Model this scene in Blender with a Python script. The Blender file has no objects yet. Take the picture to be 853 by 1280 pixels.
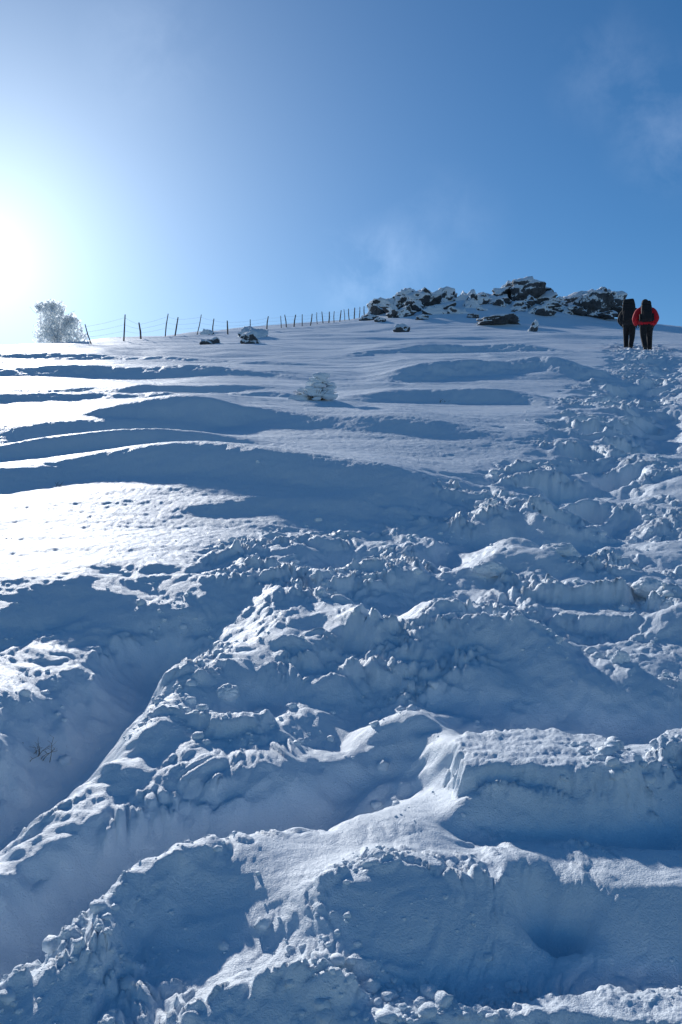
import bpy, bmesh, math, random
import numpy as np
from mathutils import Vector, Matrix, noise as mnoise

C = bpy.context.scene.collection
R = math.radians
F = 1108.5          # focal length in photo pixels (853x1280)
S = 0.225           # slope
HC = 1.4            # camera height
rng = np.random.default_rng(7)
random.seed(7)

# ---------------------------------------------------------------- noise
perm = rng.permutation(256); perm = np.concatenate([perm, perm])
gang = rng.uniform(0, 2*np.pi, 256); GX = np.cos(gang); GY = np.sin(gang)
RV = rng.random(256); RV2 = rng.random(256); RV3 = rng.random(256)
def perlin(x, y, seed=0):
    x = x + seed*17.31; y = y + seed*9.77
    xf = np.floor(x); yf = np.floor(y)
    xi = xf.astype(np.int64) & 255; yi = yf.astype(np.int64) & 255
    fx = x-xf; fy = y-yf
    u = fx*fx*fx*(fx*(fx*6-15)+10); v = fy*fy*fy*(fy*(fy*6-15)+10)
    xi1 = (xi+1) & 255; yi1 = (yi+1) & 255
    def g(a, b, dx, dy):
        h = perm[perm[a]+b]
        return GX[h]*dx+GY[h]*dy
    n00 = g(xi, yi, fx, fy); n10 = g(xi1, yi, fx-1, fy)
    n01 = g(xi, yi1, fx, fy-1); n11 = g(xi1, yi1, fx-1, fy-1)
    return ((n00*(1-u)+n10*u)*(1-v)+(n01*(1-u)+n11*u)*v)*1.5
def worley(x, y, seed=0):
    x = x + seed*13.7; y = y + seed*5.9
    xf = np.floor(x); yf = np.floor(y)
    f1 = np.full(x.shape, 9.0); f2 = np.full(x.shape, 9.0); idv = np.zeros(x.shape); ox = np.zeros(x.shape); oy = np.zeros(x.shape)
    for i in (-1, 0, 1):
        for j in (-1, 0, 1):
            cx = xf+i; cy = yf+j
            h = perm[perm[cx.astype(np.int64) & 255] + (cy.astype(np.int64) & 255)]
            dx = x-cx-RV[h]; dy = y-cy-RV2[h]
            d = np.hypot(dx, dy)
            near = d < f1
            f2 = np.where(near, f1, np.minimum(f2, d))
            idv = np.where(near, RV3[h], idv); ox = np.where(near, dx, ox); oy = np.where(near, dy, oy)
            f1 = np.where(near, d, f1)
    return f1, f2, idv, ox, oy
def ss(a, b, x):
    t = np.clip((x-a)/(b-a), 0, 1); return t*t*(3-2*t)
def P(px, row, dz=0.0):
    Y = F*(HC-dz)/(F*S-(640-row)); return ((px-426.5)*Y/F, Y)

# ---------------------------------------------------------------- terrain height
TR = np.array([(-.9, .2), (-.7, 1.5), (-.3, 2.6), (.25, 4.4), (1.95, 7.4), (4.7, 14.2), (8., 23.), (11.2, 33.), (13., 40.)])
def path_dist(X, Y):
    d = np.full(X.shape, 1e9)
    for a, b in zip(TR[:-1], TR[1:]):
        vx, vy = b-a; L2 = vx*vx+vy*vy
        t = np.clip(((X-a[0])*vx+(Y-a[1])*vy)/L2, 0, 1)
        d = np.minimum(d, np.hypot(X-a[0]-t*vx, Y-a[1]-t*vy))
    return d
def poly_dist(X, Y, pts):
    d = np.full(X.shape, 1e9)
    for a, b in zip(pts[:-1], pts[1:]):
        vx, vy = b[0]-a[0], b[1]-a[1]; L2 = vx*vx+vy*vy
        t = np.clip(((X-a[0])*vx+(Y-a[1])*vy)/max(L2, 1e-6), 0, 1)
        d = np.minimum(d, np.hypot(X-a[0]-t*vx, Y-a[1]-t*vy))
    return d
# crest lines seen in the photograph: pixels, relief, near width, linear fall behind, end taper, jaggedness
RIDGES = [
 ([(-200,600),(0,584),(120,573),(250,577),(400,588),(560,600),(640,606)], .15, .56, 2.4, .2, .02),
 ([(0,530),(150,523),(300,521),(450,528),(680,540)], .13, .56, 3.0, .3, .04),
 ([(-300,495),(0,491),(150,488),(330,490),(520,494)], .10, .55, 4.0, .3, .1),
 ([(-300,462),(0,462),(200,463),(460,466)], .12, .75, 6, .3, .15),
 ([(440,462),(560,456),(660,455),(790,460)], .28, 1.05, 7, .3, .1),
 ([(380,440),(480,436),(600,434),(780,438)], .20, .95, 7, .35, .2),
 ([(-400,442),(0,440),(150,441),(400,444)], .15, 1.0, 7, .35, .2),
 ([(380,498),(520,492),(640,495),(750,502)], .16, .65, 4, .35, .05),
 ([(180,634),(340,624),(460,629),(600,640)], .06, .26, 1.6, .35, .03),
 ([(620,738),(720,735),(853,760),(1000,785)], .08, .32, 1.2, .25, .02),
 ([(-300,790),(-60,735),(60,718),(200,714),(300,722),(420,720)], .07, .5, 1.2, .2, .05),
 # trodden blocks near the camera
 ([(-80,1035),(40,1000),(120,945),(200,885),(260,862)], .05, .22, .5, .25, .04),
 ([(280,800),(340,770),(390,752),(440,765),(500,785)], .07, .16, .5, .3, .03),
 ([(490,795),(560,770),(620,775),(700,810),(780,840)], .08, .22, .6, .25, .05),
 ([(560,712),(620,690),(660,690),(740,712)], .07, .22, .7, .3, .04),
 ([(580,655),(640,635),(690,650),(770,662)], .08, .3, .8, .3, .04),
 ([(400,955),(480,925),(520,910),(560,922),(660,940)], .06, .15, .3, .3, .03),
 ([(540,992),(620,986),(700,990),(790,982),(830,960),(1000,955)], .07, .13, .5, .15, .012),
 ([(80,1085),(185,1055),(260,1060),(400,1080)], .085, .22, .4, .3, .025),
 ([(-200,1280),(0,1230),(90,1180),(180,1140)], .06, .20, .35, .2, .03),
 ([(160,1105),(370,1085),(440,1080),(560,1084),(690,1078),(853,1088),(1300,1104)], .10, .27, .55, .28, .014),
 ([(180,1275),(290,1228),(360,1208),(430,1218),(540,1260)], .06, .13, .3, .3, .025),
]
RPRE = []
for pts, dz, wn, L, tp, jag in RIDGES:
    w = [P(px, row, dz*.8) for px, row in pts]
    xs = np.array([p[0] for p in w]); ysv = np.array([p[1] for p in w])
    xf_ = np.linspace(xs[0], xs[-1], 80); yf_ = np.interp(xf_, xs, ysv)
    kk = np.ones(9)/9; yp = np.pad(yf_, 4, mode='edge'); yf_ = np.convolve(yp, kk, 'valid')
    RPRE.append((xf_, yf_, dz, wn, L, tp, jag))
PITS = [
 ([(490,935),(380,985),(260,1008),(130,1062),(0,1150),(-100,1210)], .15, .13),
 ([(-100,1030),(0,975),(60,930),(150,840),(200,785)], .20, .19),
 ([(260,1120),(330,1140)], .04, .12), ([(600,900),(720,885),(853,890)], .09, .15),
 ([(680,1132),(706,1142)], .13, .06), ([(460,740),(500,770)], .06, .15), ([(640,760),(720,790)], .05, .18),
 ([(820,560),(835,520)], .22, .4), ([(740,575),(760,600)], .14, .28), ([(600,665),(560,690)], .08, .16),
 ([(470,850),(420,900)], .08, .16), ([(600,1045),(700,1040),(830,1030)], .06, .09),
 ([(770,640),(800,650)], .12, .3), ([(540,740),(560,745)], .08, .14), ([(330,850),(300,880)], .07, .13),
 ([(690,625),(720,600)], .1, .2), ([(790,500),(810,480)], .2, .5), ([(400,820),(440,800)], .06, .1), ([(250,770),(300,745)], .05, .12),
 ([(830,470),(840,450)], .2, .7), ([(700,680),(730,670)], .08, .2), ([(380,700),(430,690)], .07, .14), ([(560,850),(610,860)], .07, .13),
]
PPRE = [([P(a, b) for a, b in p], dz, w) for p, dz, w in PITS]
# single deep footprints up the trail
STEPS = []
_r = random.Random(4)
for a, b in zip(TR[3:-2], TR[4:-1]):
    L_ = float(np.hypot(*(b-a))); dirv = (b-a)/L_; nv = np.array([-dirv[1], dirv[0]]); t = 0
    while t < L_:
        p = a+dirv*t+nv*(_r.choice((-.22, .25))+_r.uniform(-.14, .14))
        if p[1] > 6.0: STEPS.append((p[0], p[1], dirv[0], dirv[1], _r.uniform(.11, .18)*(1+.02*p[1]), _r.uniform(.13, .19)*(1+.02*p[1])))
        t += _r.uniform(.55, .9)
# flat crust slabs: left px, right px, near row, far row, lift, tilt
SLABS = [(590,806,998,925,.095,.05), (480,900,1295,1245,.02,.06), (250,330,905,885,.01,.08), (835,930,955,928,.07,.08), (690,830,775,748,.02,.08), (600,660,790,775,.03,.08)]

def H(X, Y, want_mask=False):
    X = np.asarray(X, float); Y = np.asarray(Y, float)
    yc = 45 + 32*ss(-17, -6, X)
    k = 3.5
    over = k*np.logaddexp(0, (Y-yc)/k)
    z = S*Y - over*(S+.10)
    z = np.where(Y > 400, np.maximum(z, -60), z)
    z = z + 1.05*np.exp(-((X-10)/15)**2-((Y-67)/15)**2)
    z = z + 1.6*np.exp(-((X-11)/7.5)**2-((Y-69)/5.5)**2)
    n = perlin
    far = ss(5, 14, Y)
    wx = X + .5*n(X*.5, Y*.5, 1); wy = Y + .5*n(X*.5, Y*.5, 2)
    tr = path_dist(X, Y)
    edge = n(X*1.3, Y*1.3, 3)*.45 + n(X*3.5, Y*3.5, 4)*.18
    half = .72 + .6*ss(9, 4, Y) + .5*ss(4.6, 2.6, Y) + .3*ss(9, 16, Y)
    m = 1-ss(half-.35, half+.35, tr+edge)
    yt = np.clip(4.6+1.8*(X+.7), 3.1, 5.2)
    m = np.maximum(m, (1-ss(-.4, .5, Y-yt+edge*.9))*.9*ss(-20, -4, Y))
    m = m*ss(46, 34, Y)
    out = 1-m
    # wind shaped snow: stepped drifts, gentle backs and steeper near faces
    lam = 2.2+.05*Y
    ph = Y/lam + .7*n(wx/7, wy/5, 50) + .2*n(wx/3, wy/2.5, 51)
    fr = ph-np.floor(ph)
    saw = ss(0, .26, fr)*(1-np.clip((fr-.26)/.74, 0, 1))
    amp = .66*lam*np.minimum(.055, .55*HC/np.maximum(Y, 1))
    z = z + amp*(.3+.7*out)*saw*ss(5, 8, Y)*np.clip(.55+1.5*n(wx/4, wy/3, 52), 0, 1.6)
    a1 = 1-np.abs(n(wx/9+wy/30, wy/2.4, 5)); a2 = 1-np.abs(n(wx/3.6-wy/18, wy/.9, 6))
    z = z + far*(.07*(a1-.75)) + (.25+.75*far)*out*.026*(a2-.7)
    z = z + .022*out*n(wx/2.6, wy/.8, 7) + .04*n(X/3.5, Y/3, 8) + .16*far*n(X/16, Y/7, 9)
    z = z + out*(.007*n(X/.7, Y/.25, 10)+.0035*n(X/.16, Y/.09, 11)+.0034*n(X/.06, Y/.045, 12)+.0025*n(X/.028, Y/.025, 13))
    jn = n(X*3, Y*3, 14)+.5*n(X*8, Y*8, 15)+.3*n(X*20, Y*20, 16)
    brk = np.clip(1+.95*n(X*2.1, Y*1.6, 17), .1, 2)
    brk2 = np.clip(1+.55*n(X*.6+Y*.1, Y*.4, 18), .3, 1.5)
    face = np.zeros_like(z); calm = np.zeros_like(z)
    for xs, ys, dz, wn, L, tp, jag in RPRE:
        yr = np.interp(X, xs, ys)
        lsl = (np.interp(X+.08, xs, ys)-np.interp(X-.08, xs, ys))/.16
        d = (Y-yr)/np.sqrt(1+lsl*lsl) + jag*jn
        t = (X-xs[0])/(xs[-1]-xs[0])
        tap = ss(0, tp, t)*ss(1, 1-tp, t)
        prof = ss(-wn, .02, d)*np.clip(1-np.maximum(d, 0)/L, 0, 1)
        z = z + dz*tap*prof*(brk if (wn < .255) else brk2)
        if wn < .6: face = np.maximum(face, tap*ss(-wn*1.2, -wn*.7, d)*ss(.02, -.04, d))
    for ip, (pts, dz, w) in enumerate(PPRE):
        d = poly_dist(X, Y, pts) + .25*w*jn
        g = np.exp(-(d/w)**2); z = z - dz*g
        face = np.maximum(face, g*.8)
        if ip < 2: calm = np.maximum(calm, ss(1.15, .6, d/w))
    for sx_, sy_, dx_, dy_, dep, rad in STEPS:
        sel = np.nonzero((np.abs(X-sx_) < rad*3) & (np.abs(Y-sy_) < rad*3))
        if sel[0].size:
            u_ = ((X[sel]-sx_)*dx_+(Y[sel]-sy_)*dy_)/1.35; v_ = -(X[sel]-sx_)*dy_+(Y[sel]-sy_)*dx_
            q_ = (np.hypot(u_, v_)+.04*jn[sel])/rad
            z[sel] += -dep*ss(1.15, .55, q_)+dep*.2*np.exp(-((q_-1.35)/.3)**2)
    # churned snow
    rough = ss(-.25, .35, n(X*1.3, Y*1.3, 20)+.5*n(X*3.4, Y*3.4, 21))
    near = ss(4.0, 2.6, Y)
    rough = (.09+.16*(1-near)+.85*rough)*(1-.75*face)*(1-.88*calm)
    w1 = X+.12*n(X*3, Y*3, 22)+.025*n(X*9, Y*9, 30)+.005*n(X*25, Y*25, 32); w2 = Y+.12*n(X*3, Y*3, 23)+.025*n(X*9, Y*9, 31)+.005*n(X*25, Y*25, 33)
    f1, f2, idv, ox, oy = worley(w1*1.9, w2*1.9, 1)
    e_ = ss(0, .55, f2-f1)
    blk = (idv-.4)*e_; flat1 = -(oy/1.9)*S*.6*e_
    g1, g2, idg, gx_, gy_ = worley(w1*5.2, w2*5.2, 2)
    eg = ss(0, .45, g2-g1)
    blk2 = (idg-.3)*eg*np.sqrt(np.maximum(0, 1-g1*g1*.7)); flat2 = -(gy_/5.2)*S*(.9*idg+.2)*eg
    def dome(fr_, sd, thr, k_=1.7):
        a, b, c, _, _ = worley(w1*fr_, w2*fr_, sd)
        return np.maximum(0, c-thr)*np.sqrt(np.maximum(0, 1-a*a*k_))*ss(0, .35, b-a)
    blk3 = dome(11, 5, .25); blk3b = dome(19, 8, .3); blk4 = dome(33, 6, .35)*ss(9, 6, Y); blk5 = dome(68, 7, .4)*ss(5, 3.6, Y)
    sc = 1+.25*ss(8, 20, Y)
    ch = (.050-.02*near)*np.abs(n(X/.75, Y/.6, 24)) + (.060-.03*near)*blk + (1-.35*near)*(flat1 + rough*flat2)
    ch = ch*(1-.6*calm) + rough*((.050-.012*near)*blk2 + .048*blk3 + .035*blk3b + .026*blk4 + .012*blk5 + .016*np.abs(n(w1/.22, w2/.2, 25)) + .006*n(w1/.09, w2/.09, 26) + .003*n(w1/.035, w2/.035, 27) + .0012*n(w1/.014, w2/.014, 28))
    z = z + m*sc*ch - m*.06
    for l, r, rn, rf, up, tl in SLABS:
        xn0, yn = P(l, rn); xn1, _ = P(r, rn); _, yf2 = P(l, rf)
        z0 = S*yn+up; yfar = yf2
        cx = (xn0+xn1)/2; hw = (xn1-xn0)/2; cy = (yn+yfar)/2; hh = max((yfar-yn)/2, .03)
        jx = .07*n(X*3.5, Y*3.5, 60)+.035*n(X*12, Y*12, 61)+.015*n(X*40, Y*40, 62)
        e = np.maximum(np.abs(X-cx)-hw, (np.abs(Y-cy)-hh))+jx
        wgt = ss(.035, -.02, e)
        z = z*(1-wgt)+wgt*(z0+tl*(Y-yn)+.006*n(X/.05, Y/.05, 63)+.006*np.abs(n(X/.02, Y/.02, 64))+.008*n(X/.25, Y/.2, 65))
    if want_mask: return z, m*rough
    return z
def Hs(x, y): return float(H(np.array([x]), np.array([y]))[0])

# ---------------------------------------------------------------- material helpers
def newmat(name):
    m = bpy.data.materials.new(name); m.use_nodes = True
    nt = m.node_tree; b = nt.nodes['Principled BSDF']
    return m, nt, b
def N(nt, t, **kw):
    n = nt.nodes.new(t)
    for k, v in kw.items():
        if k.startswith('i_'): n.inputs[k[2:].replace('_', ' ')].default_value = v
        else: setattr(n, k, v)
    return n
def snow_mat(name, bump=1.0, sc=1.0):
    m, nt, b = newmat(name); L = nt.links
    tc = N(nt, 'ShaderNodeNewGeometry')
    n1 = N(nt, 'ShaderNodeTexNoise', i_Scale=2.0*sc, i_Detail=5)
    L.new(tc.outputs['Position'], n1.inputs['Vector'])
    cr = N(nt, 'ShaderNodeValToRGB')
    cr.color_ramp.elements[0].color = (.81, .89, .96, 1); cr.color_ramp.elements[1].color = (.88, .94, .98, 1)
    cr.color_ramp.elements[0].position = .3; cr.color_ramp.elements[1].position = .7
    L.new(n1.outputs['Fac'], cr.inputs['Fac']); L.new(cr.outputs['Color'], b.inputs['Base Color'])
    n2 = N(nt, 'ShaderNodeTexNoise', i_Scale=45*sc, i_Detail=4, i_Roughness=.6)
    n3 = N(nt, 'ShaderNodeTexNoise', i_Scale=200*sc, i_Detail=3, i_Roughness=.7)
    L.new(tc.outputs['Position'], n2.inputs['Vector']); L.new(tc.outputs['Position'], n3.inputs['Vector'])
    b1 = N(nt, 'ShaderNodeBump', i_Strength=.35*bump, i_Distance=.015)
    b2 = N(nt, 'ShaderNodeBump', i_Strength=.7*bump, i_Distance=.006)
    L.new(n2.outputs['Fac'], b1.inputs['Height']); L.new(n3.outputs['Fac'], b2.inputs['Height'])
    L.new(b1.outputs['Normal'], b2.inputs['Normal']); L.new(b2.outputs['Normal'], b.inputs['Normal'])
    b.inputs['Roughness'].default_value = .56
    b.inputs['Specular IOR Level'].default_value = .35
    return m
M_snow = snow_mat('snow')
def rock_mat(name, lo, hi, cover):
    m, nt, b = newmat(name); L = nt.links
    g = N(nt, 'ShaderNodeNewGeometry')
    n1 = N(nt, 'ShaderNodeTexNoise', i_Scale=3.0, i_Detail=8, i_Roughness=.7)
    L.new(g.outputs['Position'], n1.inputs['Vector'])
    cr = N(nt, 'ShaderNodeValToRGB'); cr.color_ramp.elements[0].color = lo; cr.color_ramp.elements[1].color = hi
    cr.color_ramp.elements[0].position = .35; cr.color_ramp.elements[1].position = .68
    L.new(n1.outputs['Fac'], cr.inputs['Fac'])
    sp = N(nt, 'ShaderNodeSeparateXYZ'); L.new(g.outputs['Normal'], sp.inputs[0])
    n2 = N(nt, 'ShaderNodeTexNoise', i_Scale=2.0, i_Detail=8, i_Roughness=.78)
    L.new(g.outputs['Position'], n2.inputs['Vector'])
    ad = N(nt, 'ShaderNodeMath', operation='MULTIPLY_ADD'); ad.inputs[1].default_value = 3.4; L.new(n2.outputs['Fac'], ad.inputs[0]); L.new(sp.outputs['Z'], ad.inputs[2])
    mr = N(nt, 'ShaderNodeMapRange'); mr.inputs['From Min'].default_value = cover+.6; mr.inputs['From Max'].default_value = cover+.7
    L.new(ad.outputs[0], mr.inputs['Value'])
    mx = N(nt, 'ShaderNodeMix', data_type='RGBA'); L.new(mr.outputs[0], mx.inputs['Factor'])
    L.new(cr.outputs['Color'], mx.inputs['A']); mx.inputs['B'].default_value = (.84, .89, .93, 1)
    L.new(mx.outputs['Result'], b.inputs['Base Color'])
    bp = N(nt, 'ShaderNodeBump', i_Strength=.8, i_Distance=.1); L.new(n1.outputs['Fac'], bp.inputs['Height'])
    L.new(bp.outputs['Normal'], b.inputs['Normal']); b.inputs['Roughness'].default_value = .85
    return m
M_rock = rock_mat('rock_with_snow', (.028, .033, .040, 1), (.11, .12, .135, 1), 1.0)
M_rock_bare = rock_mat('bare_rock', (.030, .034, .040, 1), (.12, .125, .135, 1), 1.34)
def plain(name, c, rough=.8, sc=20, var=.3, transl=0):
    m, nt, b = newmat(name); L = nt.links
    g = N(nt, 'ShaderNodeTexCoord'); n1 = N(nt, 'ShaderNodeTexNoise', i_Scale=sc, i_Detail=4)
    L.new(g.outputs['Object'], n1.inputs['Vector'])
    cr = N(nt, 'ShaderNodeValToRGB')
    cr.color_ramp.elements[0].color = (c[0]*(1-var), c[1]*(1-var), c[2]*(1-var), 1); cr.color_ramp.elements[1].color = (min(1, c[0]*(1+var)), min(1, c[1]*(1+var)), min(1, c[2]*(1+var)), 1)
    cr.color_ramp.elements[0].position = .35; cr.color_ramp.elements[1].position = .65
    L.new(n1.outputs['Fac'], cr.inputs['Fac']); L.new(cr.outputs['Color'], b.inputs['Base Color'])
    b.inputs['Roughness'].default_value = rough
    if transl:
        t = N(nt, 'ShaderNodeBsdfTranslucent'); L.new(cr.outputs['Color'], t.inputs['Color'])
        mx = N(nt, 'ShaderNodeMixShader'); mx.inputs[0].default_value = transl
        L.new(b.outputs[0], mx.inputs[1]); L.new(t.outputs[0], mx.inputs[2]); L.new(mx.outputs[0], nt.nodes['Material Output'].inputs['Surface'])
    return m
M_wood = plain('weathered_wood', (.16, .14, .125), .9, 15)
M_wire = plain('frosted_wire', (.5, .53, .56), .6)
M_bark = plain('rimed_bark', (.6, .62, .64), .9, 20, .2)
M_rime = plain('rime_frost', (.93, .95, .96), .8, 6, .03, .78)
M_grass = plain('dry_grass', (.16, .12, .07), .9)
M_skin = plain('skin', (.5, .3, .22), .6)
M_black = plain('black_fabric', (.012, .013, .016), .9)
M_pack = plain('black_pack_fabric', (.014, .014, .017), .85)
M_grey = plain('dark_grey_fabric', (.016, .017, .020), .9)
M_red = plain('red_fabric', (.60, .008, .022), .8, 10, .2)
M_boot = plain('black_leather', (.015, .013, .012), .6)

# ---------------------------------------------------------------- object helpers
def link(name, me, mat=None, parent=None):
    o = bpy.data.objects.new(name, me); C.objects.link(o)
    if mat: me.materials.clear(); me.materials.append(mat)
    if parent: o.parent = parent
    return o
def tag(o, label=None, cat=None, group=None, kind=None):
    if label: o['label'] = label
    if cat: o['category'] = cat
    if group: o['group'] = group
    if kind: o['kind'] = kind
    return o
def empty(name, loc, rz=0):
    o = bpy.data.objects.new(name, None); C.objects.link(o); o.location = loc; o.rotation_euler = (0, 0, rz); return o
def smooth(me): me.polygons.foreach_set('use_smooth', [True]*len(me.polygons))
def mesh_np(name, V, Fc, sm=True):
    me = bpy.data.meshes.new(name)
    V = np.asarray(V, np.float32); Fc = np.asarray(Fc, np.int32); k = Fc.shape[1]
    me.vertices.add(len(V)); me.vertices.foreach_set('co', V.ravel())
    me.loops.add(Fc.size); me.loops.foreach_set('vertex_index', Fc.ravel())
    me.polygons.add(len(Fc)); me.polygons.foreach_set('loop_start', np.arange(0, Fc.size, k, dtype=np.int32))
    me.polygons.foreach_set('loop_total', np.full(len(Fc), k, np.int32))
    if sm: me.polygons.foreach_set('use_smooth', np.ones(len(Fc), bool))
    me.update(calc_edges=True); me.validate()
    return me
def tube(bm, p0, p1, r0, r1, n=6):
    p0 = Vector(p0); p1 = Vector(p1); d = (p1-p0).normalized()
    a = d.orthogonal().normalized(); b = d.cross(a)
    r = [[], []]
    for k, (p, rr) in enumerate(((p0, r0), (p1, r1))):
        for i in range(n):
            t = 2*math.pi*i/n; r[k].append(bm.verts.new(p+(a*math.cos(t)+b*math.sin(t))*rr))
    for i in range(n): bm.faces.new((r[0][i], r[0][(i+1) % n], r[1][(i+1) % n], r[1][i]))
    bm.faces.new(r[0][::-1]); bm.faces.new(r[1])
def bmdone(name, bm, mat, parent=None, sm=True):
    me = bpy.data.meshes.new(name); bmesh.ops.recalc_face_normals(bm, faces=bm.faces); bm.to_mesh(me); bm.free()
    if sm: smooth(me)
    return link(name, me, mat, parent)
def ico(sub):
    bm = bmesh.new(); bmesh.ops.create_icosphere(bm, subdivisions=sub, radius=1)
    V = np.array([v.co[:] for v in bm.verts]); Fc = np.array([[v.index for v in f.verts] for f in bm.faces]); bm.free(); return V, Fc
ICO = {s: ico(s) for s in (1, 2, 3, 4, 5)}
def noise3(V, sc, seed, octv=4):
    return np.array([mnoise.fractal(Vector(v)*sc+Vector((seed*3.1, seed*1.7, seed*5.3)), .9, 2.1, octv) for v in V])

# ---------------------------------------------------------------- ground
kd = np.linspace(-.72, .72, 1000)
ke = .72*np.exp(np.linspace(0, math.log(12), 56))[1:]
ks = np.concatenate([-ke[::-1], kd, ke])
yd = np.exp(np.linspace(math.log(1.15), math.log(95), 1300))
yb = np.concatenate([-np.exp(np.linspace(math.log(60), math.log(.3), 30)), np.linspace(-.2, 1.13, 45)])
yf = 95*np.exp(np.linspace(0, math.log(30), 40))[1:]
ys = np.concatenate([yb, yd, yf])
KK, YY = np.meshgrid(ks, ys)
XX = KK*np.maximum(YY, 1.15+0*YY)
nr, nc = XX.shape
Z = H(XX.ravel(), YY.ravel())
V = np.stack([XX.ravel(), YY.ravel(), Z], 1)
idx = np.arange(nr*nc).reshape(nr, nc)
Q = np.stack([idx[:-1, :-1].ravel(), idx[:-1, 1:].ravel(), idx[1:, 1:].ravel(), idx[1:, :-1].ravel()], 1)
g = link('ground', mesh_np('ground', V, Q), M_snow)
tag(g, 'blue shaded snow slope with wind drifts and a trampled trail', 'snow', kind='structure')

# ---------------------------------------------------------------- loose crumbs
ccV, ccF = [], []
protos = []
for s in range(10):
    v, f = ICO[2]
    d = 1+.45*noise3(v, 1.1, s+1, 3); vv = v*d[:, None]*np.array([1, .85, .7]); protos.append((vv, f))
n_try = 80000
yy = np.exp(rng.uniform(math.log(1.3), math.log(16), n_try)); xx = rng.uniform(-.7, .7, n_try)*yy
zz, mm = H(xx, yy, True)
cl = perlin(xx*1.8, yy*1.8, 40)+.5*perlin(xx*5, yy*5, 41)
keep = rng.random(n_try) < np.clip(mm, .015, 1)*ss(-.1, .7, cl)*.85
xx, yy, zz = xx[keep], yy[keep], zz[keep]
off = 0
for i in range(len(xx)):
    v, f = protos[rng.integers(10)]
    r = min(.022, .0025*math.exp(rng.exponential(.68)))*(.75+.12*yy[i])
    a = rng.uniform(0, 6.28); ca, sa = math.cos(a), math.sin(a)
    vv = v*r; vv = np.stack([vv[:, 0]*ca-vv[:, 1]*sa, vv[:, 0]*sa+vv[:, 1]*ca, vv[:, 2]], 1)
    ccV.append(vv+np.array([xx[i], yy[i], zz[i]+r*.15])); ccF.append(f+off); off += len(v)
cr = link('loose_snow', mesh_np('loose_snow', np.concatenate(ccV), np.concatenate(ccF)), M_snow)
tag(cr, 'small crumbs of loose snow scattered over the trampled trail', 'snow crumbs', kind='stuff')

# ---------------------------------------------------------------- lumps of snow lying on the trail
def lump(px, row, wpx, hpx, seed, label):
    x, y = P(px, row+hpx*.5); z = Hs(x, y)
    v, f = ICO[5]
    nn = .28*noise3(v, 1.0, seed, 3)+.13*np.abs(noise3(v, 3.2, seed+3, 4))
    vv = v*(1+nn)[:, None]; w = wpx*y/F/2; h = hpx*y/F/2
    vv = vv*np.array([w, w*.85, h]); 
    o = link('snow_lump', mesh_np('snow_lump', vv, f), M_snow); o.location = (x, y, z+h*.35)
    tag(o, label, 'snow lump')
lump(812, 735, 36, 26, 1, 'rounded lump of snow lying alone at the right edge of the trail')
lump(286, 842, 28, 18, 2, 'small round snow lump on the smooth bank left of the trail')
lump(776, 818, 20, 22, 3, 'small upright snow lump on the shaded bank right of the trail')
lump(610, 705, 40, 24, 4, 'angular snow lump on the churned snow in the middle of the trail')
lump(700, 690, 46, 24, 6, 'broad flat snow lump right of the middle of the trail')

# ---------------------------------------------------------------- rocks
def rock_mesh(seed, sub=4):
    r = random.Random(seed); v, f = ICO[sub]; v = v.copy()
    for _ in range(13):
        nrm = np.array([r.gauss(0, 1), r.gauss(0, 1), r.gauss(0, .7)]); nrm /= np.linalg.norm(nrm)
        d = r.uniform(.45, .88); over = v@nrm-d; v = v-np.maximum(over, 0)[:, None]*nrm*.97
    v = v*(1+.34*noise3(v, 1.8, seed, 7))[:, None]
    v = v/np.abs(v).max(axis=0)
    return mesh_np('rock', v, f, sm=False)
RM = [rock_mesh(s, 4) for s in range(12)]
def rock(px, row, wpx, hpx, Y, k, label, group=None, mat=None, name='boulder', rz=None, tilt=0, ground=False):
    # px, row: middle of the visible rock; wpx, hpx: its visible size; the rest is buried
    me = RM[k].copy(); x = (px-426.5)*Y/F; top = HC+(640-(row-hpx/2))/F*Y
    o = link(name, me, mat or M_rock)
    if ground:
        w = wpx*Y/F/2*1.15; h = hpx*Y/F*1.1; zc = Hs(x, Y)-h*.08
    else:
        w = wpx*Y/F/2*1.1; h = hpx*Y/F/2*1.5; zc = top-h
    o.scale = (w, w*.9, h); o.location = (x, Y, zc); o.rotation_euler = (0, tilt, rz if rz is not None else k*1.3)
    o['label'] = label; o['category'] = 'rock'
    if group: o['group'] = group
    return o
G = 'snow dusted boulders of the ridge outcrop'
GL = 'snow dusted boulder in the rocky outcrop on the crest'
sil = [(460,388),(472,379),(485,371),(500,363),(516,358),(530,362),(545,357),(570,361),(600,360),(622,363),(632,351),(655,347),(680,353),(690,366),(704,374),(716,363),(740,360),(765,362),(776,373),(782,392)]
sx = [a for a, b in sil]; sy = [b for a, b in sil]
rr = random.Random(21)
for i in range(78):
    px = 463+i*(776-463)/77+rr.uniform(-5, 5); top = float(np.interp(px, sx, sy))
    dp = 398-top; big = rr.random() < .5
    if i % 2 == 0: hh = rr.uniform(20, 32) if big else rr.uniform(12, 18); ww = rr.uniform(38, 60) if big else rr.uniform(20, 32); row = top+hh*.5+rr.uniform(-1, 5); Y = 68.5+rr.uniform(-1, 1)
    else:
        if rr.random() < (.3 if px < 625 else .08): continue
        hh = rr.uniform(14, 22) if big else rr.uniform(8, 12); ww = rr.uniform(28, 50) if big else rr.uniform(16, 28); row = top+dp*rr.uniform(.4, .9); Y = 68-5.5*(row-top)/dp
    ww = min(ww, 2*(790-px), 2*(px-448))
    bare = .1 if px < 625 else .55
    rock(px, row, ww, hh, Y, rr.randrange(12), GL, G, M_rock_bare if rr.random() < bare else M_rock, rz=rr.random()*6, tilt=rr.uniform(-.3, .3))
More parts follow.
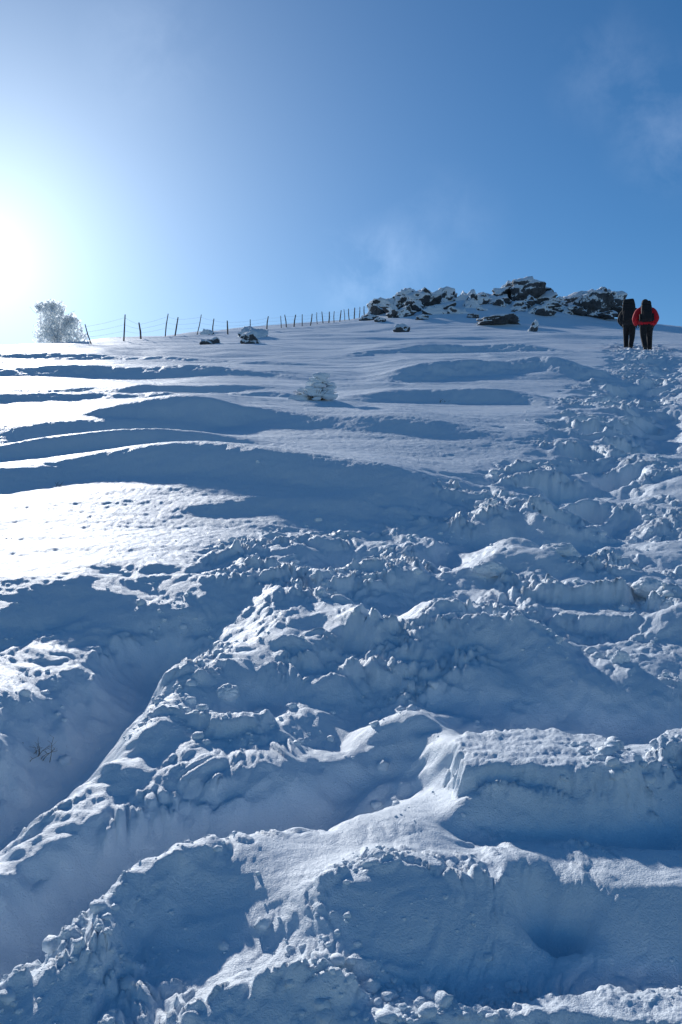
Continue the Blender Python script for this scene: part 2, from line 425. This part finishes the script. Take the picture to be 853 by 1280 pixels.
rock(656, 360, 52, 28, 67, 2, 'tallest dark crag at the top of the rocky outcrop', None, M_rock_bare)
rock(746, 374, 54, 28, 65, 9, 'broad dark crag at the right end of the rocky outcrop', None, M_rock_bare)
rock(625, 398, 56, 13, 56, 5, 'long dark boulder low in front of the tallest crag', None, M_rock_bare)
rock(666, 403, 13, 15, 50, 4, 'small pointed snow plastered rock in front of the outcrop', None, M_rock, ground=True)
rock(502, 407, 24, 10, 52, 1, 'small dark boulder on the snow below the left end of the outcrop', None, M_rock_bare, ground=True)
rock(476, 390, 16, 7, 60, 3, 'small dark rock at the foot of the left end of the outcrop', None, M_rock_bare, ground=True)
rock(320, 407, 46, 18, 45, 6, 'wide snow capped boulder beside the wire fence', None, M_rock, ground=True)
rock(315, 424, 28, 17, 37, 7, 'dark rounded boulder below the snow capped one by the fence', None, M_rock_bare, ground=True)
rock(262, 424, 24, 10, 39, 8, 'low dark rock just under the fence left of the snow capped boulder', None, M_rock_bare, ground=True)
rock(530, 396, 20, 6, 60, 0, 'small low rock in the snow under the middle left of the outcrop', None, M_rock_bare, ground=True)
rock(590, 394, 18, 6, 60, 2, 'tiny dark rock left of the long dark boulder', None, M_rock_bare, ground=True)
rock(260, 407, 18, 10, 48, 3, 'small snow dusted rock behind the fence posts', None, M_rock, ground=True)

# ---------------------------------------------------------------- fence
posts = [(115,400,427,-.32),(155,398,431,.05),(176,408,429,-.1),(207,395,424,.12),(219,394,418,.16),(246,393,420,.22),(266,394,415,.08),(285,391,408,-.04),
 (312,390,407,.06),(334,390,406,.10),(352,391,405,-.06),(358,394,405,-.12),(368,392,405,.12),(378,391,403,0),(388,393,404,.16),(397,390,403,-.05),(404,391,402,-.1),(411,389,401,.06),
 (418,390,400,0),(425,387,399,.12),(431,388,398,-.06),(437,386,397,-.08),(443,387,396,.05),(449,385,395,.08),(456,385,394,-.05),(463,383,392,.05)]
froot = None; tops = []
for i, (px, rt, rb, lean) in enumerate(posts):
    Y = 39+ (px-115)/348*30
    x = (px-426.5)*Y/F; z = Hs(x, Y); ht = max(.85, (rb-rt)/F*Y*1.0)
    if i == 0:
        froot = empty('wire_fence', (x, Y, z)); o0 = Vector((x, Y, z))
        tag(froot, 'old wire fence of leaning wooden posts running up to the rocky crest', 'fence')
    base = Vector((x, Y, z))-o0
    bm = bmesh.new(); r = .036+.009*((i*37) % 5-2)/2
    top = base+Vector((math.sin(lean)*ht, 0, math.cos(lean)*ht)); low = base-Vector((math.sin(lean)*.3, 0, .3))
    mid = base.lerp(top, .5)+Vector((.03*((i*13) % 3-1), 0, 0))
    tube(bm, low, mid, r*1.05, r, 8); tube(bm, mid, top, r, r*.75, 8)
    bmdone('post', bm, M_wood, froot); tops.append((base, top))
for lv in (.38, .62, .88):
    bm = bmesh.new()
    for (b0, t0), (b1, t1) in zip(tops[:-1], tops[1:]):
        p, q = b0.lerp(t0, lv), b1.lerp(t1, lv); prev = p
        for s in range(1, 5):
            t = s/4; c = p.lerp(q, t); c.z -= .03*4*t*(1-t); tube(bm, prev, c, .004, .004, 5); prev = c
    bmdone('wire', bm, M_wire, froot)

# ---------------------------------------------------------------- frosted tree
def frost_tree(px, Y, w, h):
    x = (px-426.5)*Y/F; z = Hs(x, Y)-.1
    root = empty('frosted_tree', (x, Y, z)); tag(root, 'low bushy tree white with rime at the far left of the crest', 'tree')
    r = random.Random(3); bm = bmesh.new()
    for i in range(9):
        a = i/9*6.28+r.random()*.5; l = h*r.uniform(.5, .75); p = Vector((0, 0, .0)); d = Vector((math.cos(a)*.55, math.sin(a)*.5, 1)).normalized(); rad = .03
        for s in range(5):
            q = p+d*l/4; tube(bm, p, q, rad, rad*.75, 6); p = q; rad *= .75; d = (d+Vector((r.gauss(0, .3), r.gauss(0, .3), r.gauss(0, .15)))).normalized()
            e = p+Vector((r.gauss(0, .25), r.gauss(0, .25), r.uniform(0, .2))); tube(bm, p, e, rad*.6, .006, 5)
    bmdone('trunk', bm, M_bark, root)
    lobes = [(-.55, 0, .95, .55), (-.78, .1, .45, .45), (-.15, 0, 1.35, .52), (-.6, 0, 1.55, .42), (.35, .1, 1.05, .55), (.8, 0, .75, .50), (1.15, 0, .35, .38), (.1, -.1, .5, .6), (-.2, .1, .8, .55), (.65, .1, 1.1, .38), (-.85, .0, 1.7, .3), (.05, 0, 1.65, .35), (-.3, -.1, .3, .55), (.6, -.1, .25, .5), (-.35, 0, 1.8, .3)]
    VV, FF, off = [], [], 0
    for lx, ly, lz, lr in lobes:
        for k in range(int(520*lr)):
            d = Vector((r.gauss(0, 1), r.gauss(0, 1), r.gauss(0, 1))).normalized()*lr*(r.random()**.45)*(1+.3*mnoise.noise(Vector((lx*5+k*.01, k*.37, 0))))
            c = np.array((lx*w/2.3+d.x*1.1, ly*.6+d.y*.4, max(.05, lz*h/2.1+d.z*.95)))
            s = r.uniform(.035, .080); a = r.random()*6.28; tl = r.uniform(-.9, .9)
            q4 = np.array([(-1, 0, -.6), (0, .15, -1), (1, 0, -.4), (.8, .1, .7), (0, -.1, 1), (-.8, .1, .6)])*s*np.array([r.uniform(.6, 1.4), 1, r.uniform(.5, 1.1)])
            q4 = np.stack([q4[:, 0]*math.cos(tl)-q4[:, 2]*math.sin(tl), q4[:, 1], q4[:, 0]*math.sin(tl)+q4[:, 2]*math.cos(tl)], 1)
            q4 = np.stack([q4[:, 0]*math.cos(a)-q4[:, 1]*math.sin(a), q4[:, 0]*math.sin(a)+q4[:, 1]*math.cos(a), q4[:, 2]], 1)
            VV.append(q4+c); FF.append(np.array([(0, 1, 2), (0, 2, 3), (0, 3, 4), (0, 4, 5)])+off); off += 6
    link('crown', mesh_np('crown', np.concatenate(VV), np.concatenate(FF), sm=False), M_rime, root)
frost_tree(72, 43, 2.25, 2.3)

# ---------------------------------------------------------------- snow covered shrub and stalks
def shrub(px, row, w, h, label, seed, n=46):
    x, y = P(px, row); z = Hs(x, y)
    root = empty('snowy_shrub', (x, y, z)); tag(root, label, 'shrub')
    r = random.Random(seed); bm = bmesh.new(); tips = []
    for i in range(n):
        a = r.random()*6.28; rr = r.random()**.6; t = r.uniform(.0, 1)
        cx = .16*w if t > .45 else -.06*w
        p = Vector((math.cos(a)*rr*w*.2, math.sin(a)*rr*w*.2, -.03)); q = Vector((cx+math.cos(a)*rr*w*.55*(1.1-t*.8), math.sin(a)*rr*w*.5*(1.1-t*.6), h*t*.9))
        m_ = p.lerp(q, .5)+Vector((r.gauss(0, .02), r.gauss(0, .02), 0)); tube(bm, p, m_, .005, .004, 4); tube(bm, m_, q, .004, .002, 4); tips.append(q)
    for i in range(16):
        a = r.random()*6.28; p = Vector((math.cos(a)*w*.2, math.sin(a)*w*.2, 0)); tube(bm, p, p+Vector((math.cos(a)*w*.45, -abs(math.sin(a))*w*.45, h*.25)), .004, .0015, 4)
    bmdone('twigs', bm, M_grass, root)
    VV, FF, off = [], [], 0
    for q in tips:
        v, f = protos[r.randrange(10)]; s = r.uniform(.06, .20)*w*(1-.35*q.z/h)
        VV.append(v*np.array([s*1.2, s, s*.8])+np.array(q)-np.array([0, 0, .02])); FF.append(f+off); off += len(v)
    link('snow_cover', mesh_np('snow_cover', np.concatenate(VV), np.concatenate(FF)), M_snow, root)
shrub(394, 512, .50, .42, 'small snow covered shrub standing alone on the middle of the slope', 1, 95)
def stalks(px, row, h, n, label, seed):
    x, y = P(px, row); z = Hs(x, y)
    r = random.Random(seed); bm = bmesh.new()
    for i in range(n):
        p = Vector((r.gauss(0, h*.25), r.gauss(0, h*.2), -.02)); d = Vector((r.gauss(0, .5), r.gauss(0, .3), 1)).normalized(); L = h*r.uniform(.5, 1.1); rad = .0010*y**.35
        for s in range(4):
            q = p+d*L/4; tube(bm, p, q, rad, rad*.8, 4); p = q; rad *= .8; d = (d+Vector((r.gauss(0, .3), r.gauss(0, .2), -.15))).normalized()
            if s > 0: tube(bm, p, p+Vector((r.gauss(0, h*.15), r.gauss(0, h*.1), h*.12)), rad*.7, rad*.4, 4)
    o = bmdone('dry_grass_tuft', bm, M_grass); o.location = (x, y, z); tag(o, label, 'grass tuft')
stalks(45, 890, .09, 10, 'dark dry twigs poking out of the left hand hollow near the front', 2)
stalks(72, 612, .07, 5, 'faint dry stalks on the shaded drift at the left', 3)
stalks(116, 506, .12, 6, 'thin dry stalks on the upper left drift', 4)
stalks(552, 508, .10, 6, 'thin dry stalks right of the snow covered shrub', 5)

# ---------------------------------------------------------------- people
def skin_mesh(name, verts, edges, radii, root=0, sub=2):
    me = bpy.data.meshes.new(name); me.from_pydata([Vector(v) for v in verts], edges, [])
    o = bpy.data.objects.new(name, me); C.objects.link(o)
    o.modifiers.new('s', 'SKIN'); sv = me.skin_vertices[0].data if me.skin_vertices else None
    if sv is None:
        bm = bmesh.new(); bm.from_mesh(me); bm.verts.layers.skin.verify(); bm.to_mesh(me); bm.free(); sv = me.skin_vertices[0].data
    for i, r in enumerate(radii):
        sv[i].radius = r if isinstance(r, tuple) else (r, r); sv[i].use_root = (i == root)
    m = o.modifiers.new('u', 'SUBSURF'); m.levels = sub; m.render_levels = sub
    dg = bpy.context.evaluated_depsgraph_get(); dg.update()
    out = bpy.data.meshes.new_from_object(o.evaluated_get(dg)); out.name = name
    bpy.data.objects.remove(o); smooth(out); return out
def islands(bm):
    seen = set(); res = []
    for v in bm.verts:
        if v in seen: continue
        st = [v]; seen.add(v); comp = []
        while st:
            a = st.pop(); comp.append(a)
            for e in a.link_edges:
                b = e.other_vert(a)
                if b not in seen: seen.add(b); st.append(b)
        res.append(comp)
    return res
def sub_shell(me, cond, off):
    bm = bmesh.new(); bm.from_mesh(me); bm.normal_update()
    nrm = {v.index: v.normal.copy() for v in bm.verts}
    kill = [f for f in bm.faces if not cond(f.calc_center_median())]
    for v in bm.verts: v.co += nrm[v.index]*off
    bmesh.ops.delete(bm, geom=kill, context='FACES')
    isl = islands(bm)
    small = [v for c in isl if len(c) < 60 for v in c]
    if small: bmesh.ops.delete(bm, geom=small, context='VERTS')
    out = bpy.data.meshes.new('shell'); bm.to_mesh(out); bm.free(); smooth(out); return out
def box_round(me_name, size, loc, mat, parent, bev=.05, taper=1.0, tilt=0):
    bm = bmesh.new(); bmesh.ops.create_cube(bm, size=1)
    for v in bm.verts:
        t = taper if v.co.z > 0 else 1
        v.co = Vector((v.co.x*size[0]*t, v.co.y*size[1]*t, v.co.z*size[2]))
    bmesh.ops.bevel(bm, geom=bm.edges[:], offset=bev, segments=3, affect='EDGES', profile=.6)
    bmesh.ops.rotate(bm, verts=bm.verts, cent=(0, 0, 0), matrix=Matrix.Rotation(tilt, 3, 'X'))
    bmesh.ops.translate(bm, verts=bm.verts, vec=loc)
    return bmdone(me_name, bm, mat, parent)
def hand(side, wrist, mat, parent):
    w = Vector(wrist); d = Vector((0, .5, -.85)).normalized(); s = side
    V_, E_, R_ = [tuple(w-d*.03), tuple(w+d*.05), tuple(w+d*.09)], [(0, 1), (1, 2)], [(.046, .046), (.042, .030), (.036, .018)]
    for i, (oy, L) in enumerate([(-.027, .07), (-.009, .08), (.009, .075), (.027, .06)]):
        b = len(V_); st = w+d*.085+Vector((0, oy, oy*.5))
        V_ += [tuple(st), tuple(st+d*L*.5+Vector((-s*.012, 0, 0))), tuple(st+d*L*.8+Vector((-s*.035, 0, 0)))]; E_ += [(2, b), (b, b+1), (b+1, b+2)]; R_ += [.011, .010, .009]
    b = len(V_); V_ += [tuple(w+d*.03+Vector((-s*.02, .035, 0))), tuple(w+d*.08+Vector((-s*.03, .06, 0)))]; E_ += [(1, b), (b, b+1)]; R_ += [.013, .011]
    link('glove', skin_mesh('glove', V_, E_, R_, 0, 1), mat, parent)
def person(x, y, label, jacket, pants, pack, hat, lead, rz, hscale=1.0, pscale=1.0, stride=1.0):
    z = Hs(x, y)-.16
    root = empty('person', (x, y, z), rz); root.scale = (hscale, hscale, hscale)
    tag(root, label, 'person')
    L = lead
    verts = [(0,0,.96),(0,.08,1.12),(0,.18,1.33),(0,.25,1.45),(0,.29,1.53),(0,.325,1.61),(0,.335,1.69),
      (.14,.19,1.39),(.235,.18,1.35),(.325,.10,1.11),(.27,.32,.98),
      (-.14,.19,1.39),(-.235,.18,1.35),(-.33,.12,1.11),(-.27,.34,1.0)]
    rad = [(.16,.13),(.155,.12),(.175,.13),(.09,.08),(.058,.058),(.078,.09),(.07,.082),.09,.075,.058,.038,.09,.075,.058,.038]
    edges = [(0,1),(1,2),(2,3),(3,4),(4,5),(5,6),(2,7),(7,8),(8,9),(9,10),(2,11),(11,12),(12,13),(13,14)]
    for s in (1, -1):
        b = len(verts); fwd = (s == L)
        hip = (s*.095, 0, .90)
        if fwd: kn, an, he, to = (s*.14, .28*stride, .62), (s*.13, .18*stride, .22), (s*.13, .17*stride, .15), (s*.145, .17*stride+.18, .14)
        else: kn, an, he, to = (s*.08, .04, .50), (s*.05, -.14*stride, .12), (s*.05, -.16*stride, .06), (s*.06, -.16*stride+.19, .035)
        verts += [hip, kn, an, he, to]; rad += [.105, .07, .05, .045, (.045, .03)]
        edges += [(0, b), (b, b+1), (b+1, b+2), (b+2, b+3), (b+3, b+4)]
    b = len(verts); verts.append((0, .435, 1.615)); rad.append(.014); edges.append((5, b))
    me = skin_mesh('body', verts, edges, rad)
    link('body', me, M_skin, root)
    j = sub_shell(me, lambda c: (c.z > .88 and c.z < 1.55 and (abs(c.x) < .19 or c.z > 1.02 or (c.y < .40))), .046)
    link('jacket', j, jacket, root)
    t = sub_shell(me, lambda c: c.z < 1.12 and c.z > .14 and not ((abs(c.x) > .20 or c.y > .24) and c.z > .8), .028); link('trousers', t, pants, root)
    for s in (1, -1):
        fwd = (s == L); ay, zz, xo = (.17*stride, .15, s*.13) if fwd else (-.15*stride, .06, s*.05)
        V_ = [(xo, ay, zz+.14), (xo, ay-.02, zz), (xo, ay+.09, zz-.01), (xo+s*.01, ay+.19, zz-.02)]
        link('boot', skin_mesh('boot', V_, [(0, 1), (1, 2), (2, 3)], [.066, .060, .055, (.05, .035)], 0, 1), M_boot, root)
    hy = .315
    v, f = ICO[3]; v = v.copy(); v = v[:, :]*np.array([.112, .126, .118]); keepz = v[:, 2] < -.03; v[keepz, 2] = -.03-(.02*(v[keepz, 2]+.03))
    v = v+np.array([0, hy, 1.67]); h_ = link('hat', mesh_np('hat', v, f), hat, root)
    bm = bmesh.new()
    for k in range(20):
        a0, a1 = k/20*6.283, (k+1)/20*6.283
        tube(bm, (.112*math.cos(a0), hy+.125*math.sin(a0), 1.645), (.112*math.cos(a1), hy+.125*math.sin(a1), 1.645), .014, .014, 6)
    bmdone('brim', bm, hat, h_)
    for s in (1, -1):
        bm = bmesh.new(); bmesh.ops.create_icosphere(bm, subdivisions=2, radius=.011); bmesh.ops.translate(bm, verts=bm.verts, vec=(s*.032, .405, 1.638)); bmdone('eye', bm, M_black, root)
        hand(s, (.27, .32, .98) if s == 1 else (-.27, .34, 1.0), M_black, root)
    p = pscale
    pk = box_round('backpack', (.36*p, .27*p, .60*p), (0, -.17*p+.05, 1.24), pack, root, .08, .92, -.25)
    box_round('lid', (.33*p, .27*p, .15*p), (0, -.08*p+.05, 1.24+.34*p), pack, pk, .055, .8, -.25)
    box_round('front_pocket', (.25*p, .09*p, .32*p), (0, -.33*p+.05, 1.15), pack, pk, .035, .9, -.25)
    for s in (1, -1):
        box_round('side_pocket', (.07*p, .15*p, .24*p), (s*.20*p, -.20*p+.05, 1.10), pack, pk, .025, .9, -.25)
        bm = bmesh.new(); pts = [(s*.11, .02, 1.50), (s*.13, .18, 1.55), (s*.14, .34, 1.43), (s*.15, .34, 1.25), (s*.17, .14, 1.08)]
        for a, b_ in zip(pts[:-1], pts[1:]): tube(bm, a, b_, .022, .022, 6)
        bmdone('strap', bm, pack, pk)
    return root
Yr = 33.0
person((808-426.5)*Yr/F, Yr, 'person in a red jacket and dark trousers with a black backpack walking uphill', M_red, M_black, M_pack, M_black, 1, -.22, 1.16, .95, 1.3)
Yl = 36.0
person((787-426.5)*Yl/F, Yl, 'person all in black with a big backpack walking uphill just left of the red jacket', M_black, M_black, M_grey, M_black, -1, -.45, 1.2, 1.2, .8)

# ---------------------------------------------------------------- light, sky
sd = Vector((-455, F, 470)).normalized()
elev = math.asin(sd.z); azi = math.atan2(sd.x, sd.y)
sun = bpy.data.lights.new('sun', 'SUN'); sun.energy = 3.9; sun.angle = R(1.0); sun.color = (1, .98, .95)
so = bpy.data.objects.new('sun', sun); C.objects.link(so); so.rotation_euler = sd.to_track_quat('Z', 'Y').to_euler(); so.location = (-20, 40, 30)
w = bpy.data.worlds.new('World'); bpy.context.scene.world = w; w.use_nodes = True
nt = w.node_tree; L = nt.links; bg = nt.nodes['Background']; bg.inputs['Strength'].default_value = 1.0
sky = N(nt, 'ShaderNodeTexSky', sky_type='NISHITA', sun_disc=False); sky.sun_elevation = elev; sky.sun_rotation = azi % (2*math.pi)
sky.altitude = 2000; sky.air_density = 1.0; sky.dust_density = .3; sky.ozone_density = 2.8
hs = N(nt, 'ShaderNodeHueSaturation'); hs.inputs['Saturation'].default_value = 1.27; hs.inputs['Value'].default_value = .096
L.new(sky.outputs[0], hs.inputs['Color'])
tc = N(nt, 'ShaderNodeTexCoord')
nm = N(nt, 'ShaderNodeVectorMath', operation='NORMALIZE'); L.new(tc.outputs['Generated'], nm.inputs[0])
gd = Vector((-445, F, 320)).normalized()
dt = N(nt, 'ShaderNodeVectorMath', operation='DOT_PRODUCT'); L.new(nm.outputs[0], dt.inputs[0]); dt.inputs[1].default_value = gd
ac = N(nt, 'ShaderNodeMath', operation='ARCCOSINE', use_clamp=False)
cl_ = N(nt, 'ShaderNodeMath', operation='MINIMUM'); cl_.inputs[1].default_value = .99999; L.new(dt.outputs['Value'], cl_.inputs[0]); L.new(cl_.outputs[0], ac.inputs[0])
def expg(width, amp):
    a = N(nt, 'ShaderNodeMath', operation='MULTIPLY'); a.inputs[1].default_value = -1/R(width); L.new(ac.outputs[0], a.inputs[0])
    b = N(nt, 'ShaderNodeMath', operation='EXPONENT'); L.new(a.outputs[0], b.inputs[0])
    c = N(nt, 'ShaderNodeMath', operation='MULTIPLY'); c.inputs[1].default_value = amp; L.new(b.outputs[0], c.inputs[0]); return c
e1, e2 = expg(9.8, .92), expg(4, .35)
sm_ = N(nt, 'ShaderNodeMath', operation='ADD'); L.new(e1.outputs[0], sm_.inputs[0]); L.new(e2.outputs[0], sm_.inputs[1])
gc = N(nt, 'ShaderNodeVectorMath', operation='SCALE'); gc.inputs[0].default_value = (.86, .98, .97); L.new(sm_.outputs[0], gc.inputs['Scale'])
prev = N(nt, 'ShaderNodeVectorMath', operation='ADD'); L.new(hs.outputs[0], prev.inputs[0]); L.new(gc.outputs[0], prev.inputs[1])
# local thin clouds: high at the right, and low above the left end of the rocks
def wisp(px, row, rad, amp):
    dv = Vector((px-426.5, F, 640-row)).normalized()
    d_ = N(nt, 'ShaderNodeVectorMath', operation='DISTANCE'); L.new(nm.outputs[0], d_.inputs[0]); d_.inputs[1].default_value = dv
    mr_ = N(nt, 'ShaderNodeMapRange', interpolation_type='SMOOTHSTEP'); mr_.inputs['From Min'].default_value = rad; mr_.inputs['From Max'].default_value = 0; mr_.inputs['To Max'].default_value = amp
    L.new(d_.outputs['Value'], mr_.inputs['Value'])
    n_ = N(nt, 'ShaderNodeTexNoise', i_Scale=14, i_Detail=9, i_Roughness=.62, i_Distortion=.25); L.new(nm.outputs[0], n_.inputs['Vector'])
    r_ = N(nt, 'ShaderNodeMapRange'); r_.inputs['From Min'].default_value = .40; r_.inputs['From Max'].default_value = .8; L.new(n_.outputs['Fac'], r_.inputs['Value'])
    m_ = N(nt, 'ShaderNodeMath', operation='MULTIPLY'); L.new(mr_.outputs[0], m_.inputs[0]); L.new(r_.outputs[0], m_.inputs[1]); return m_
for a in ((760, 90, .08, .10), (850, 160, .09, .18), (470, 345, .09, .26), (185, 60, .10, .10), (560, 280, .08, .08)):
    m_ = wisp(*a); sv_ = N(nt, 'ShaderNodeVectorMath', operation='SCALE'); sv_.inputs[0].default_value = (.8, .85, .9); L.new(m_.outputs[0], sv_.inputs['Scale'])
    an = N(nt, 'ShaderNodeVectorMath', operation='ADD'); L.new(prev.outputs[0], an.inputs[0]); L.new(sv_.outputs[0], an.inputs[1]); prev = an
L.new(prev.outputs[0], bg.inputs['Color'])

# ---------------------------------------------------------------- camera
cam = bpy.data.cameras.new('camera'); cam.sensor_fit = 'VERTICAL'; cam.angle = R(60); cam.clip_end = 8000; cam.clip_start = .05
co = bpy.data.objects.new('camera', cam); C.objects.link(co); co.location = (0, 0, HC); co.rotation_euler = (R(90), 0, 0)
sc = bpy.context.scene; sc.camera = co
sc.view_settings.view_transform = 'Standard'; sc.view_settings.look = 'None'; sc.view_settings.exposure = 0
print('crumbs', len(xx), 'nan', np.isnan(Z).sum(), 'steps', len(STEPS))
